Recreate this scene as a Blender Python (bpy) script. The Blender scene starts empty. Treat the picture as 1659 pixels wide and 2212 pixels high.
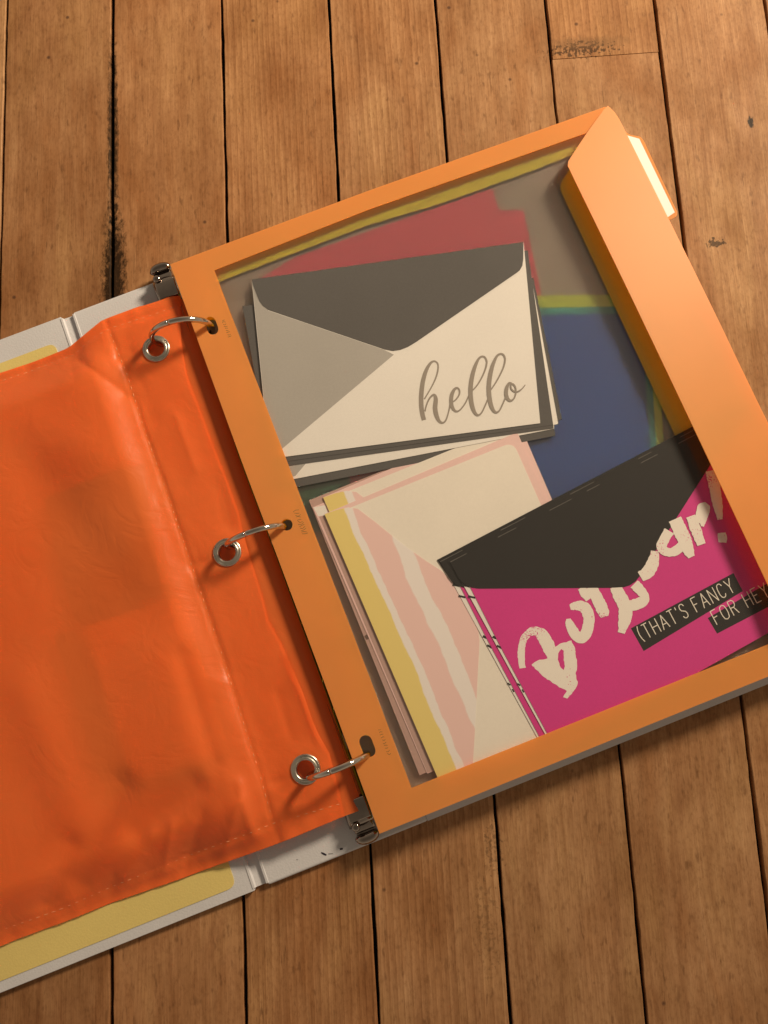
import bpy, bmesh, math, random
from mathutils import Vector, Matrix, noise
from mathutils.geometry import tessellate_polygon

random.seed(7)
S = bpy.context.scene
C = S.collection

# ------------------------------------------------------------------ camera
# Photo measured on a 1659 x 2212 grid. Floor boards run along world Y, z = 0 is the floor.
F, CX, CY, HC = 1790.0, 829.5, 1106.0, 0.387
_up = Vector((-0.0318, 0.171, 1.0)).normalized()
_Y = Vector((-0.0547, 0.984, -0.170)); _Y = (_Y - _Y.dot(_up) * _up).normalized()
_X = _Y.cross(_up)
ROT = Matrix((_X, _Y, _up))                       # camera space -> world
cam_d = bpy.data.cameras.new('camera'); cam = bpy.data.objects.new('camera', cam_d); C.objects.link(cam)
cam_d.sensor_fit = 'VERTICAL'; cam_d.sensor_height = 36.0; cam_d.lens = F / 2212.0 * 36.0
cam_d.clip_start = 0.01; cam_d.clip_end = 50.0
cam.matrix_world = Matrix.Translation((0, 0, HC)) @ ROT.to_4x4()
S.camera = cam

# ------------------------------------------------------------------ light
w = bpy.data.worlds.new('World'); S.world = w; w.use_nodes = True
bg = w.node_tree.nodes['Background']; bg.inputs[1].default_value = 1.0
# dim warm room: walls all round, darker overhead
_tc = w.node_tree.nodes.new('ShaderNodeTexCoord'); _sp = w.node_tree.nodes.new('ShaderNodeSeparateXYZ'); _rp = w.node_tree.nodes.new('ShaderNodeValToRGB')
w.node_tree.links.new(_tc.outputs['Generated'], _sp.inputs[0]); w.node_tree.links.new(_sp.outputs[2], _rp.inputs[0]); w.node_tree.links.new(_rp.outputs[0], bg.inputs[0])
_rp.color_ramp.elements[0].position = 0.15; _rp.color_ramp.elements[0].color = (.43, .337, .236, 1)
_rp.color_ramp.elements[1].position = 0.95; _rp.color_ramp.elements[1].color = (.14, .110, .077, 1)

def area(name, loc, target, size, power, col, spread=180):
    d = bpy.data.lights.new(name, 'AREA'); d.shape = 'DISK'; d.size = size; d.energy = power; d.color = col
    d.spread = math.radians(spread)
    o = bpy.data.objects.new(name, d); C.objects.link(o); o.location = loc
    o.rotation_euler = (Vector(target) - Vector(loc)).to_track_quat('-Z', 'Y').to_euler()
    return o
area('room_lamp', (0.76, 0.80, 0.70), (-0.10, 0.55, 0), 0.26, 12.2, (1.0, 0.81, 0.57), 120)

S.render.engine = 'CYCLES'
S.cycles.use_denoising = True
S.cycles.max_bounces = 14; S.cycles.transparent_max_bounces = 16; S.cycles.transmission_bounces = 10; S.cycles.diffuse_bounces = 6
S.cycles.caustics_refractive = True; S.cycles.blur_glossy = 0.5
S.view_settings.view_transform = 'Standard'; S.view_settings.look = 'None'
S.view_settings.exposure = 0.0; S.view_settings.gamma = 1.0; S.view_settings.use_curve_mapping = False

# ------------------------------------------------------------------ helpers
def W(x, y, z):
    """photo grid point -> world point on the horizontal plane z"""
    d = ROT @ Vector(((x - CX) / F, -(y - CY) / F, -1.0))
    t = (HC - z) / -d.z
    return Vector((t * d.x, t * d.y, z))
def crop(ox, oy, sc):                 # photo detail grids -> main grid
    k = 0.6636
    return lambda x, y: ((ox + sc * x) * k, (oy + sc * y) * k)
cHello = crop(700, 700, 0.7233); cScript = crop(1250, 1050, 0.36166)
cPink = crop(950, 1450, 0.5726); cBon = crop(1350, 1350, 0.6932); cFlap = crop(1700, 250, 0.4822)

def P2(fn, pts): return [fn(*p) for p in pts]

def link(name, me, m, parent=None):
    o = bpy.data.objects.new(name, me); C.objects.link(o)
    if m is not None: me.materials.append(m)
    if parent is not None:
        o.parent = parent
        o.matrix_parent_inverse = Matrix.Translation(-parent.location)   # part meshes stay in world coordinates
    return o
def tag(o, label, cat, group=None, kind=None):
    o['label'] = label; o['category'] = cat
    if group: o['group'] = group
    if kind: o['kind'] = kind
    return o
def thing(name, loc, label, cat, group=None):
    o = bpy.data.objects.new(name, None); C.objects.link(o); o.location = loc; o.empty_display_size = 0.01
    return tag(o, label, cat, group)

def mesh(name, v, f, smooth=False):
    me = bpy.data.meshes.new(name); me.from_pydata([tuple(p) for p in v], [], f); me.update()
    bm = bmesh.new(); bm.from_mesh(me); bmesh.ops.recalc_face_normals(bm, faces=bm.faces); bm.to_mesh(me); bm.free()
    if smooth:
        for p in me.polygons: p.use_smooth = True
    return me
def prism_mesh(name, loops, th):
    """loops: world-space loops (outer, holes...) whose points lie on the top face; th: thickness"""
    tris = tessellate_polygon(loops)
    top = [p for l in loops for p in l]; n = len(top)
    v = top + [p - Vector((0, 0, th)) for p in top]
    f = [tuple(t) for t in tris] + [tuple(i + n for i in reversed(t)) for t in tris]
    k = 0
    for l in loops:
        m = len(l)
        for i in range(m):
            a, b = k + i, k + (i + 1) % m
            f.append((a, b, b + n, a + n))
        k += m
    return mesh(name, v, f)
def film(name, pts, m, parent):
    me = bpy.data.meshes.new(name); me.from_pydata([tuple(p) for p in pts], [], [tuple(range(len(pts)))]); me.update()
    if me.polygons[0].normal.z < 0: me.flip_normals()
    return link(name, me, m, parent)
def sheet(name, pts, z, th, m, parent=None, holes=(), tilt=None):
    """flat piece traced on the photo grid at height z (top), thickness th"""
    zf = tilt or (lambda x, y: z)
    loops = [[W(x, y, zf(x, y)) for x, y in l] for l in [pts, *holes]]
    return link(name, prism_mesh(name, loops, th), m, parent)
def rounded(pts, r, n=5, which=None):
    out = []
    k = len(pts)
    for i, p in enumerate(pts):
        if which is not None and i not in which: out.append(p); continue
        a = Vector(pts[i - 1]); b = Vector(p); c = Vector(pts[(i + 1) % k])
        u = (a - b).normalized(); v = (c - b).normalized()
        rr = min(r, (a - b).length * .45, (c - b).length * .45)
        s = b + u * rr; e = b + v * rr
        for j in range(n + 1):
            t = j / n
            q = s * (1 - t) ** 2 + b * 2 * t * (1 - t) + e * t ** 2
            out.append((q.x, q.y))
    return out
def spline(pts, sub=6):
    """Catmull-Rom through tuples of any length"""
    out = []
    P = [Vector(p) for p in pts]
    for i in range(len(P) - 1):
        p0 = P[max(i - 1, 0)]; p1 = P[i]; p2 = P[i + 1]; p3 = P[min(i + 2, len(P) - 1)]
        for j in range(sub):
            t = j / sub
            out.append(.5 * ((2 * p1) + (p2 - p0) * t + (2 * p0 - 5 * p1 + 4 * p2 - p3) * t * t + (3 * p1 - p0 - 3 * p2 + p3) * t ** 3))
    out.append(P[-1])
    return out
def ribbons(name, strokes, fn, z, m, parent, sub=6, rough=0.0, cap=True):
    """ink strokes: lists of (x, y, width) in a detail grid; every later stroke 3 microns higher"""
    v, f = [], []
    zz = z
    for st in strokes:
        s = spline(st, sub) if len(st) > 2 else [Vector(p) for p in st]
        base = len(v)
        for i, p in enumerate(s):
            a = s[max(i - 1, 0)]; b = s[min(i + 1, len(s) - 1)]
            d = Vector((b.x - a.x, b.y - a.y)); d = d.normalized() if d.length > 1e-6 else Vector((1, 0))
            nx, ny = -d.y, d.x; hw = p.z * .5
            j1 = j2 = 0
            if rough:
                j1 = noise.noise((p.x * .09, p.y * .09, 1.3)) * rough + random.uniform(-.25, .25) * rough; j2 = noise.noise((p.x * .09, p.y * .09, 7.7)) * rough + random.uniform(-.25, .25) * rough
            zz += 4e-7
            for s_, j in ((1, j1), (-1, j2)):
                q = fn(p.x + nx * s_ * (hw + j), p.y + ny * s_ * (hw + j))
                v.append(W(*q, zz))
        for i in range(len(s) - 1):
            f.append((base + 2 * i, base + 2 * i + 1, base + 2 * i + 3, base + 2 * i + 2))
        zz += 3e-6
    return link(name, mesh(name, v, f), m, parent)

# ------------------------------------------------------------------ materials
def new_mat(name):
    m = bpy.data.materials.new(name); m.use_nodes = True
    nt = m.node_tree; nt.nodes.clear()
    out = nt.nodes.new('ShaderNodeOutputMaterial')
    return m, nt, out
def N(nt, typ, **kw):
    n = nt.nodes.new(typ)
    for k, v in kw.items():
        if k.startswith('i_'): n.inputs[k[2:].replace('_', ' ')].default_value = v
        else: setattr(n, k, v)
    return n
def rgba(c): return (c[0], c[1], c[2], 1.0)
def ramp(nt, fac, stops, interp='LINEAR'):
    r = nt.nodes.new('ShaderNodeValToRGB'); r.color_ramp.interpolation = interp
    el = r.color_ramp.elements
    while len(el) > 1: el.remove(el[-1])
    el[0].position = stops[0][0]; el[0].color = rgba(stops[0][1])
    for p, c in stops[1:]:
        e = el.new(p); e.color = rgba(c)
    nt.links.new(fac, r.inputs[0]); return r
def coords(nt, scale=(1, 1, 1)):
    tc = nt.nodes.new('ShaderNodeTexCoord'); mp = nt.nodes.new('ShaderNodeMapping')
    mp.inputs['Scale'].default_value = scale
    nt.links.new(tc.outputs['Object'], mp.inputs[0]); return mp.outputs[0]
def mixc(nt, fac, a, b, mode='MIX'):
    n = nt.nodes.new('ShaderNodeMix'); n.data_type = 'RGBA'; n.blend_type = mode
    def put(sock, v):
        if hasattr(v, 'is_output') or isinstance(v, bpy.types.NodeSocket): nt.links.new(v, sock)
        elif isinstance(v, (int, float)): sock.default_value = v
        else: sock.default_value = rgba(v)
    put(n.inputs[0], fac); put(n.inputs[6], a); put(n.inputs[7], b)
    return n.outputs[2]
def math_(nt, op, a, b=None, clamp=False):
    n = nt.nodes.new('ShaderNodeMath'); n.operation = op; n.use_clamp = clamp
    for i, v in enumerate((a, b)):
        if v is None: continue
        if isinstance(v, bpy.types.NodeSocket): nt.links.new(v, n.inputs[i])
        else: n.inputs[i].default_value = v
    return n.outputs[0]

def paper(name, col, rough=.75, var=.05, scale=900, bump=.05, spec=.25, metal=0.0):
    m, nt, out = new_mat(name)
    b = N(nt, 'ShaderNodeBsdfPrincipled'); b.inputs['Roughness'].default_value = rough; b.inputs['Specular IOR Level'].default_value = spec
    b.inputs['Metallic'].default_value = metal
    co = coords(nt)
    n1 = N(nt, 'ShaderNodeTexNoise'); n1.inputs['Scale'].default_value = scale; n1.inputs['Detail'].default_value = 4
    n2 = N(nt, 'ShaderNodeTexNoise'); n2.inputs['Scale'].default_value = 35; n2.inputs['Detail'].default_value = 3
    nt.links.new(co, n1.inputs[0]); nt.links.new(co, n2.inputs[0])
    s = math_(nt, 'ADD', n1.outputs[0], n2.outputs[0])
    f = ramp(nt, math_(nt, 'MULTIPLY', s, .5), [(.25, [c * (1 - 2 * var) for c in col]), (.75, [min(1, c * (1 + var)) for c in col])])
    nt.links.new(f.outputs[0], b.inputs['Base Color'])
    bp = N(nt, 'ShaderNodeBump'); bp.inputs['Strength'].default_value = bump; bp.inputs['Distance'].default_value = .0003
    nt.links.new(n1.outputs[0], bp.inputs['Height']); nt.links.new(bp.outputs[0], b.inputs['Normal'])
    nt.links.new(b.outputs[0], out.inputs[0])
    return m

def poly(name, col, tcol, trans=.4, rough=.35, spec=.35, bump=.02):
    """thin coloured plastic sheet that lets light through"""
    m, nt, out = new_mat(name)
    b = N(nt, 'ShaderNodeBsdfPrincipled'); b.inputs['Roughness'].default_value = rough; b.inputs['Specular IOR Level'].default_value = spec
    co = coords(nt)
    n2 = N(nt, 'ShaderNodeTexNoise'); n2.inputs['Scale'].default_value = 30; n2.inputs['Detail'].default_value = 3
    n1 = N(nt, 'ShaderNodeTexNoise'); n1.inputs['Scale'].default_value = 500; n1.inputs['Detail'].default_value = 3
    nt.links.new(co, n2.inputs[0]); nt.links.new(co, n1.inputs[0])
    f = ramp(nt, n2.outputs[0], [(.3, [c * .93 for c in col]), (.7, col)])
    nt.links.new(f.outputs[0], b.inputs['Base Color'])
    bp = N(nt, 'ShaderNodeBump'); bp.inputs['Strength'].default_value = bump * 4; bp.inputs['Distance'].default_value = .0002
    nt.links.new(n1.outputs[0], bp.inputs['Height']); nt.links.new(bp.outputs[0], b.inputs['Normal'])
    t = N(nt, 'ShaderNodeBsdfTranslucent'); t.inputs[0].default_value = rgba(tcol)
    mx = N(nt, 'ShaderNodeMixShader'); mx.inputs[0].default_value = trans
    nt.links.new(b.outputs[0], mx.inputs[1]); nt.links.new(t.outputs[0], mx.inputs[2]); nt.links.new(mx.outputs[0], out.inputs[0])
    return m

def wood_mat():
    m, nt, out = new_mat('worn_maple')
    b = N(nt, 'ShaderNodeBsdfPrincipled'); b.inputs['Specular IOR Level'].default_value = .07
    tc = nt.nodes.new('ShaderNodeTexCoord'); oi = nt.nodes.new('ShaderNodeObjectInfo')
    off = N(nt, 'ShaderNodeVectorMath', operation='SCALE'); off.inputs[0].default_value = (3.1, 7.7, 1.9)
    nt.links.new(oi.outputs['Random'], off.inputs['Scale'])
    add = N(nt, 'ShaderNodeVectorMath', operation='ADD'); nt.links.new(tc.outputs['Object'], add.inputs[0]); nt.links.new(off.outputs[0], add.inputs[1])
    def ns(scale, det, rough=.55, dist=0.0, src=None):
        mp = nt.nodes.new('ShaderNodeMapping'); mp.inputs['Scale'].default_value = scale
        nt.links.new(src or add.outputs[0], mp.inputs[0])
        n = N(nt, 'ShaderNodeTexNoise'); n.inputs['Scale'].default_value = 1.0; n.inputs['Detail'].default_value = det
        n.inputs['Roughness'].default_value = rough; n.inputs['Distortion'].default_value = dist
        nt.links.new(mp.outputs[0], n.inputs[0]); return n.outputs[0]
    g1 = ns((120, 9, 50), 6, .65, 1.6)          # broad streaks
    g2 = ns((1500, 60, 300), 3, .6)           # fine fibres
    g3 = ns((45, 22, 20), 4, .6)              # blotches
    col = ramp(nt, g1, [(.26, (.295, .144, .068)), (.5, (.380, .200, .098)), (.75, (.445, .248, .128))]).outputs[0]
    col = mixc(nt, ramp(nt, g3, [(.40, (0, 0, 0)), (.66, (1, 1, 1))]).outputs[0], col, mixc(nt, 1.0, col, (.74, .68, .62), 'MULTIPLY'))
    col = mixc(nt, .35, col, mixc(nt, 1.0, col, ramp(nt, g2, [(.3, (.6, .55, .5)), (.65, (1.12, 1.12, 1.12))]).outputs[0], 'MULTIPLY'))
    # growth-ring figure, strong on some boards and absent on others
    wmp = nt.nodes.new('ShaderNodeMapping'); wmp.inputs['Scale'].default_value = (1.0, .07, 1.0); nt.links.new(add.outputs[0], wmp.inputs[0])
    wv = N(nt, 'ShaderNodeTexWave', wave_type='BANDS', bands_direction='X', wave_profile='SAW'); wv.inputs['Scale'].default_value = 95; wv.inputs['Distortion'].default_value = 9; wv.inputs['Detail'].default_value = 3; wv.inputs['Detail Scale'].default_value = .35
    nt.links.new(wmp.outputs[0], wv.inputs[0])
    fig = math_(nt, 'FRACT', math_(nt, 'MULTIPLY', oi.outputs['Random'], 7.31))
    figk = ramp(nt, fig, [(.3, (.04, .04, .04)), (.9, (.75, .75, .75))]).outputs[0]
    col = mixc(nt, figk, col, mixc(nt, 1.0, col, ramp(nt, wv.outputs['Fac'], [(0, (1.16, 1.17, 1.18)), (.7, (.95, .93, .9)), (1, (.80, .74, .68))]).outputs[0], 'MULTIPLY'))
    hue = ns((26, 9, 8), 3, .6, 1.0)
    col = mixc(nt, 1.0, col, ramp(nt, hue, [(.32, (.90, .82, .74)), (.5, (1, 1, 1)), (.68, (1.08, 1.13, 1.10))]).outputs[0], 'MULTIPLY')
    tone = ramp(nt, oi.outputs['Random'], [(0, (.84, .80, .76)), (.35, (1.0, .96, .92)), (.65, (.94, .97, 1.0)), (1, (1.10, 1.12, 1.14))]).outputs[0]
    col = mixc(nt, 1.0, col, tone, 'MULTIPLY')
    # dark pores, flecks and scratches
    fl = ns((420, 130, 100), 2, .5)
    fk = ramp(nt, fl, [(.62, (0, 0, 0)), (.74, (1, 1, 1))]).outputs[0]
    col = mixc(nt, math_(nt, 'MULTIPLY', fk, .5), col, (.13, .058, .026))
    fm = ns((700, 330, 100), 4, .7)
    col = mixc(nt, .55, col, mixc(nt, 1.0, col, ramp(nt, fm, [(.30, (.62, .56, .50)), (.50, (1, 1, 1)), (.72, (1.16, 1.16, 1.14))]).outputs[0], 'MULTIPLY'))
    sc = ns((900, 40, 100), 2, .4, 1.5)
    sk = ramp(nt, sc, [(.69, (0, 0, 0)), (.77, (1, 1, 1))]).outputs[0]
    col = mixc(nt, math_(nt, 'MULTIPLY', sk, .55), col, (.10, .045, .02))
    vr = N(nt, 'ShaderNodeTexVoronoi'); vr.inputs['Scale'].default_value = 70; vr.inputs['Randomness'].default_value = 1.0
    nt.links.new(add.outputs[0], vr.inputs[0])
    wn = N(nt, 'ShaderNodeSeparateColor'); nt.links.new(vr.outputs['Color'], wn.inputs[0])
    pick = ramp(nt, wn.outputs[0], [(.66, (0, 0, 0)), (.68, (1, 1, 1))], 'LINEAR').outputs[0]
    dd = ramp(nt, vr.outputs['Distance'], [(.04, (1, 1, 1)), (.09, (0, 0, 0))]).outputs[0]
    col = mixc(nt, math_(nt, 'MULTIPLY', math_(nt, 'MULTIPLY', dd, pick), .75), col, (.06, .03, .02))
    # dark stains with their own places on the floor
    sep = nt.nodes.new('ShaderNodeSeparateXYZ'); nt.links.new(tc.outputs['Object'], sep.inputs[0])
    dirt = ns((260, 110, 50), 5, .7, .5, tc.outputs['Object'])
    speck2 = ns((520, 230, 50), 6, .75, .3, tc.outputs['Object'])
    speck = ns((620, 520, 50), 2, .5, 0, tc.outputs['Object'])
    def blob(cx, cy, rx, ry):
        ax = math_(nt, 'DIVIDE', math_(nt, 'SUBTRACT', sep.outputs[0], cx), rx); ay = math_(nt, 'DIVIDE', math_(nt, 'SUBTRACT', sep.outputs[1], cy), ry)
        r2 = math_(nt, 'ADD', math_(nt, 'MULTIPLY', ax, ax), math_(nt, 'MULTIPLY', ay, ay))
        return math_(nt, 'SUBTRACT', 1.0, r2, True)
    def stain(col, cx, cy, rx, ry, tex, lo, hi, dark, amount):
        s = math_(nt, 'ADD', math_(nt, 'MULTIPLY', blob(cx, cy, rx, ry), .42), tex)
        k = ramp(nt, s, [(lo, (0, 0, 0)), (hi, (1, 1, 1))]).outputs[0]
        k = math_(nt, 'MULTIPLY', k, math_(nt, 'GREATER_THAN', blob(cx, cy, rx, ry), 0.0))
        return mixc(nt, math_(nt, 'MULTIPLY', k, amount), col, dark)
    p = W(246, 620, 0); col = stain(col, p.x, p.y, .0085, .062, speck2, .62, .86, (.018, .010, .005), .95)
    p = W(244, 300, 0); col = stain(col, p.x, p.y, .0040, .080, speck2, .62, .88, (.02, .012, .006), .9)
    p = W(1258, 105, 0); col = stain(col, p.x, p.y, .030, .0085, speck, .82, .92, (.04, .022, .012), .8)
    p = W(1258, 92, 0); col = stain(col, p.x, p.y, .034, .005, dirt, .62, 1.0, (.16, .085, .04), .6)
    p = W(1066, 1830, 0); col = stain(col, p.x, p.y, .008, .022, speck, .84, .98, (.03, .02, .012), .45)
    p = W(1052, 2000, 0); col = stain(col, p.x, p.y, .010, .04, speck, .88, 1.0, (.04, .025, .012), .3)
    p = W(1545, 525, 0); col = stain(col, p.x, p.y, .007, .004, speck, .76, .86, (.03, .02, .012), .8)
    p = W(1622, 262, 0); col = stain(col, p.x, p.y, .0022, .005, speck2, .66, .80, (.015, .010, .006), .95)
    nt.links.new(col, b.inputs['Base Color'])
    rr = ramp(nt, g3, [(.3, (.42, .42, .42)), (.7, (.58, .58, .58))]); nt.links.new(rr.outputs[0], b.inputs['Roughness'])
    bp = N(nt, 'ShaderNodeBump'); bp.inputs['Strength'].default_value = .25; bp.inputs['Distance'].default_value = .0003
    nt.links.new(math_(nt, 'SUBTRACT', g2, math_(nt, 'MULTIPLY', sk, .8)), bp.inputs['Height']); nt.links.new(bp.outputs[0], b.inputs['Normal'])
    nt.links.new(b.outputs[0], out.inputs[0])
    return m

def striped(name, p0, direc):
    """hand-painted stripes running along the envelope's edge"""
    m, nt, out = new_mat(name)
    b = N(nt, 'ShaderNodeBsdfPrincipled'); b.inputs['Roughness'].default_value = .75; b.inputs['Specular IOR Level'].default_value = .2
    tc = nt.nodes.new('ShaderNodeTexCoord')
    sub = N(nt, 'ShaderNodeVectorMath', operation='SUBTRACT'); sub.inputs[1].default_value = p0; nt.links.new(tc.outputs['Object'], sub.inputs[0])
    dot = N(nt, 'ShaderNodeVectorMath', operation='DOT_PRODUCT'); dot.inputs[1].default_value = direc; nt.links.new(sub.outputs[0], dot.inputs[0])
    n1 = N(nt, 'ShaderNodeTexNoise'); n1.inputs['Scale'].default_value = 48; n1.inputs['Detail'].default_value = 6; nt.links.new(tc.outputs['Object'], n1.inputs[0])
    d = math_(nt, 'ADD', dot.outputs['Value'], math_(nt, 'MULTIPLY', math_(nt, 'SUBTRACT', n1.outputs[0], .5), .006))
    fac = math_(nt, 'DIVIDE', d, .05)
    ye, wh, pk = (.76, .62, .22), (.80, .76, .76), (.79, .56, .55)
    def st(mm): return mm / 50.0
    r = ramp(nt, fac, [(0, ye), (st(9.2), ye), (st(9.8), wh), (st(12.8), wh), (st(13.3), pk), (st(23.4), pk), (st(23.9), wh), (st(29.8), wh), (st(30.3), pk), (1, pk)])
    nt.links.new(r.outputs[0], b.inputs['Base Color']); nt.links.new(b.outputs[0], out.inputs[0])
    return m

def brush_ink(name, ink, ground):
    """dry-brush lettering: ink broken up so that the ground shows in flecks"""
    m, nt, out = new_mat(name)
    b = N(nt, 'ShaderNodeBsdfPrincipled'); b.inputs['Roughness'].default_value = .7; b.inputs['Specular IOR Level'].default_value = .2
    co = coords(nt, (1, 1, 1))
    n1 = N(nt, 'ShaderNodeTexNoise'); n1.inputs['Scale'].default_value = 1500; n1.inputs['Detail'].default_value = 3
    n2 = N(nt, 'ShaderNodeTexNoise'); n2.inputs['Scale'].default_value = 90; n2.inputs['Detail'].default_value = 2
    nt.links.new(co, n1.inputs[0]); nt.links.new(co, n2.inputs[0])
    s = math_(nt, 'ADD', math_(nt, 'MULTIPLY', n1.outputs[0], .55), math_(nt, 'MULTIPLY', n2.outputs[0], .45))
    r = ramp(nt, s, [(.615, ink), (.64, ground)])
    nt.links.new(r.outputs[0], b.inputs['Base Color']); nt.links.new(b.outputs[0], out.inputs[0])
    return m

def metal(name, col, rough, spot=0.0):
    m, nt, out = new_mat(name)
    b = N(nt, 'ShaderNodeBsdfPrincipled'); b.inputs['Metallic'].default_value = 1.0
    co = coords(nt); n1 = N(nt, 'ShaderNodeTexNoise'); n1.inputs['Scale'].default_value = 260; n1.inputs['Detail'].default_value = 4; nt.links.new(co, n1.inputs[0])
    r = ramp(nt, n1.outputs[0], [(.3, [c * .85 for c in col]), (.7, col)]); nt.links.new(r.outputs[0], b.inputs['Base Color'])
    rr = ramp(nt, n1.outputs[0], [(.3, (rough,) * 3), (.7, (rough * 1.8,) * 3)]); nt.links.new(rr.outputs[0], b.inputs['Roughness'])
    nt.links.new(b.outputs[0], out.inputs[0]); return m

def clear_film():
    m, nt, out = new_mat('clear_film')
    t = N(nt, 'ShaderNodeBsdfTransparent'); t.inputs[0].default_value = (.96, .95, .94, 1)
    g = N(nt, 'ShaderNodeBsdfGlossy'); g.inputs['Roughness'].default_value = .22
    d = N(nt, 'ShaderNodeBsdfDiffuse'); d.inputs[0].default_value = (.8, .78, .75, 1)
    m1 = N(nt, 'ShaderNodeMixShader'); m1.inputs[0].default_value = .025
    nt.links.new(t.outputs[0], m1.inputs[1]); nt.links.new(d.outputs[0], m1.inputs[2])
    m2 = N(nt, 'ShaderNodeMixShader'); m2.inputs[0].default_value = .045; nt.links.new(m1.outputs[0], m2.inputs[1]); nt.links.new(g.outputs[0], m2.inputs[2])
    nt.links.new(m2.outputs[0], out.inputs[0]); return m
def frosted_film():
    m, nt, out = new_mat('frosted_film')
    r = N(nt, 'ShaderNodeBsdfRefraction'); r.inputs['Roughness'].default_value = .40; r.inputs['IOR'].default_value = 1.16; r.inputs[0].default_value = (.93, .91, .88, 1)
    d = N(nt, 'ShaderNodeBsdfDiffuse'); d.inputs[0].default_value = (.60, .56, .53, 1)
    m1 = N(nt, 'ShaderNodeMixShader'); m1.inputs[0].default_value = .07
    nt.links.new(r.outputs[0], m1.inputs[1]); nt.links.new(d.outputs[0], m1.inputs[2]); nt.links.new(m1.outputs[0], out.inputs[0]); return m

M = dict(
    wood=wood_mat(),
    gap=paper('seam_dirt', (.012, .009, .007), .95, .2, 500, .3),
    binder=paper('white_vinyl', (.60, .60, .64), .38, .05, 1200, .35, .4),
    yellow_sheet=paper('yellow_lining', (.70, .56, .20), .6, .06, 1200, .25),
    pen=paper('pen_ink', (.03, .025, .04), .6, .02),
    orange=poly('orange_poly', (.88, .445, .135), (1.0, .53, .11), .50, .42, .30),
    yellow=poly('yellow_poly', (.92, .83, .03), (.8, .6, .05), .05, .4, .3),
    pouch=None, chrome=metal('chrome', (.62, .58, .54), .06), dark_chrome=metal('dark_reflection_chrome', (.36, .31, .28), .07), nickel=metal('grommet_nickel', (.62, .58, .52), .22),  # dark_chrome: mechanism colour darkened to stand in for dark room reflections
    clear=clear_film(), frost=frosted_film(),
    beige=paper('beige_poly', (.44, .385, .34), .6, .12, 60, .05),
    red=paper('red_paper', (.70, .10, .16)), blue=paper('blue_paper', (.008, .075, .36)), teal=paper('teal_paper', (.04, .34, .34)),
    lime=paper('lime_paper', (.62, .78, .10)), green=paper('dark_green_paper', (.03, .12, .08)),
    white=paper('white_card', (.80, .78, .76), .7, .03), cream=paper('cream_card', (.80, .76, .70), .7, .03),
    slate=paper('slate_envelope', (.100, .096, .097), .75, .06, 900, .05, .12), grey=paper('light_grey_paper', (.40, .385, .37), .7, .04),
    ink=paper('taupe_ink', (.30, .265, .235), .55, .05), black=paper('black_envelope', (.016, .015, .016), .65, .1, 900, .05, .12),
    magenta=paper('magenta_card', (.64, .034, .27), .5, .04, 900, .03), pink=paper('pink_paper', (.79, .56, .55), .75, .04),
    mauve=paper('mauve_pink_paper', (.48, .32, .29), .8, .06), box=paper('black_print', (.018, .017, .018), .65, .05, 900, .03, .12),
    label=paper('label_white', (.86, .84, .82), .6, .02), mark=paper('dull_print', (.30, .17, .055), .5, .05),
    scuff=paper('scuffed_fold', (.20, .19, .18)),
    tick=paper('black_tick', (.02, .02, .02)), tealmark=paper('teal_tick', (.05, .22, .19)), brownmark=paper('brown_tick', (.14, .085, .07)),
    notepad=paper('pale_notepad', (.90, .84, .76)), darkcase=paper('dark_case', (.045, .05, .05)),
    thread=paper('orange_thread', (.95, .36, .17), .6, .05),
)
BRUSH = brush_ink('brush_white', (.82, .78, .74), (.64, .034, .27))

def vinyl():
    m, nt, out = new_mat('orange_vinyl')
    b = N(nt, 'ShaderNodeBsdfPrincipled'); b.inputs['Roughness'].default_value = .33; b.inputs['Specular IOR Level'].default_value = .45
    co = coords(nt)
    n1 = N(nt, 'ShaderNodeTexNoise'); n1.inputs['Scale'].default_value = 22; n1.inputs['Detail'].default_value = 4
    n2 = N(nt, 'ShaderNodeTexNoise'); n2.inputs['Scale'].default_value = 900; n2.inputs['Detail'].default_value = 2
    nt.links.new(co, n1.inputs[0]); nt.links.new(co, n2.inputs[0])
    r = ramp(nt, n1.outputs[0], [(.3, (.95, .185, .042)), (.7, (.98, .215, .054))]); nt.links.new(r.outputs[0], b.inputs['Base Color'])
    bp = N(nt, 'ShaderNodeBump'); bp.inputs['Strength'].default_value = .08; bp.inputs['Distance'].default_value = .0003
    n3 = N(nt, 'ShaderNodeTexNoise'); n3.inputs['Scale'].default_value = 55; n3.inputs['Detail'].default_value = 5; n3.inputs['Distortion'].default_value = 1.2; nt.links.new(co, n3.inputs[0])
    cr = math_(nt, 'ABSOLUTE', math_(nt, 'SUBTRACT', n3.outputs[0], .5))          # thin crease lines where the noise crosses its middle
    b2 = N(nt, 'ShaderNodeBump'); b2.inputs['Strength'].default_value = .22; b2.inputs['Distance'].default_value = .0022; nt.links.new(cr, b2.inputs['Height'])
    nt.links.new(b2.outputs[0], bp.inputs['Normal'])
    nt.links.new(n2.outputs[0], bp.inputs['Height']); nt.links.new(bp.outputs[0], b.inputs['Normal'])
    t = N(nt, 'ShaderNodeBsdfRefraction'); t.inputs[0].default_value = (1.0, .30, .08, 1); t.inputs['Roughness'].default_value = .38; t.inputs['IOR'].default_value = 1.2
    mx = N(nt, 'ShaderNodeMixShader'); mx.inputs[0].default_value = .36
    nt.links.new(b.outputs[0], mx.inputs[1]); nt.links.new(t.outputs[0], mx.inputs[2]); nt.links.new(mx.outputs[0], out.inputs[0])
    return m
M['pouch'] = vinyl()

mm = 0.001
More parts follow.
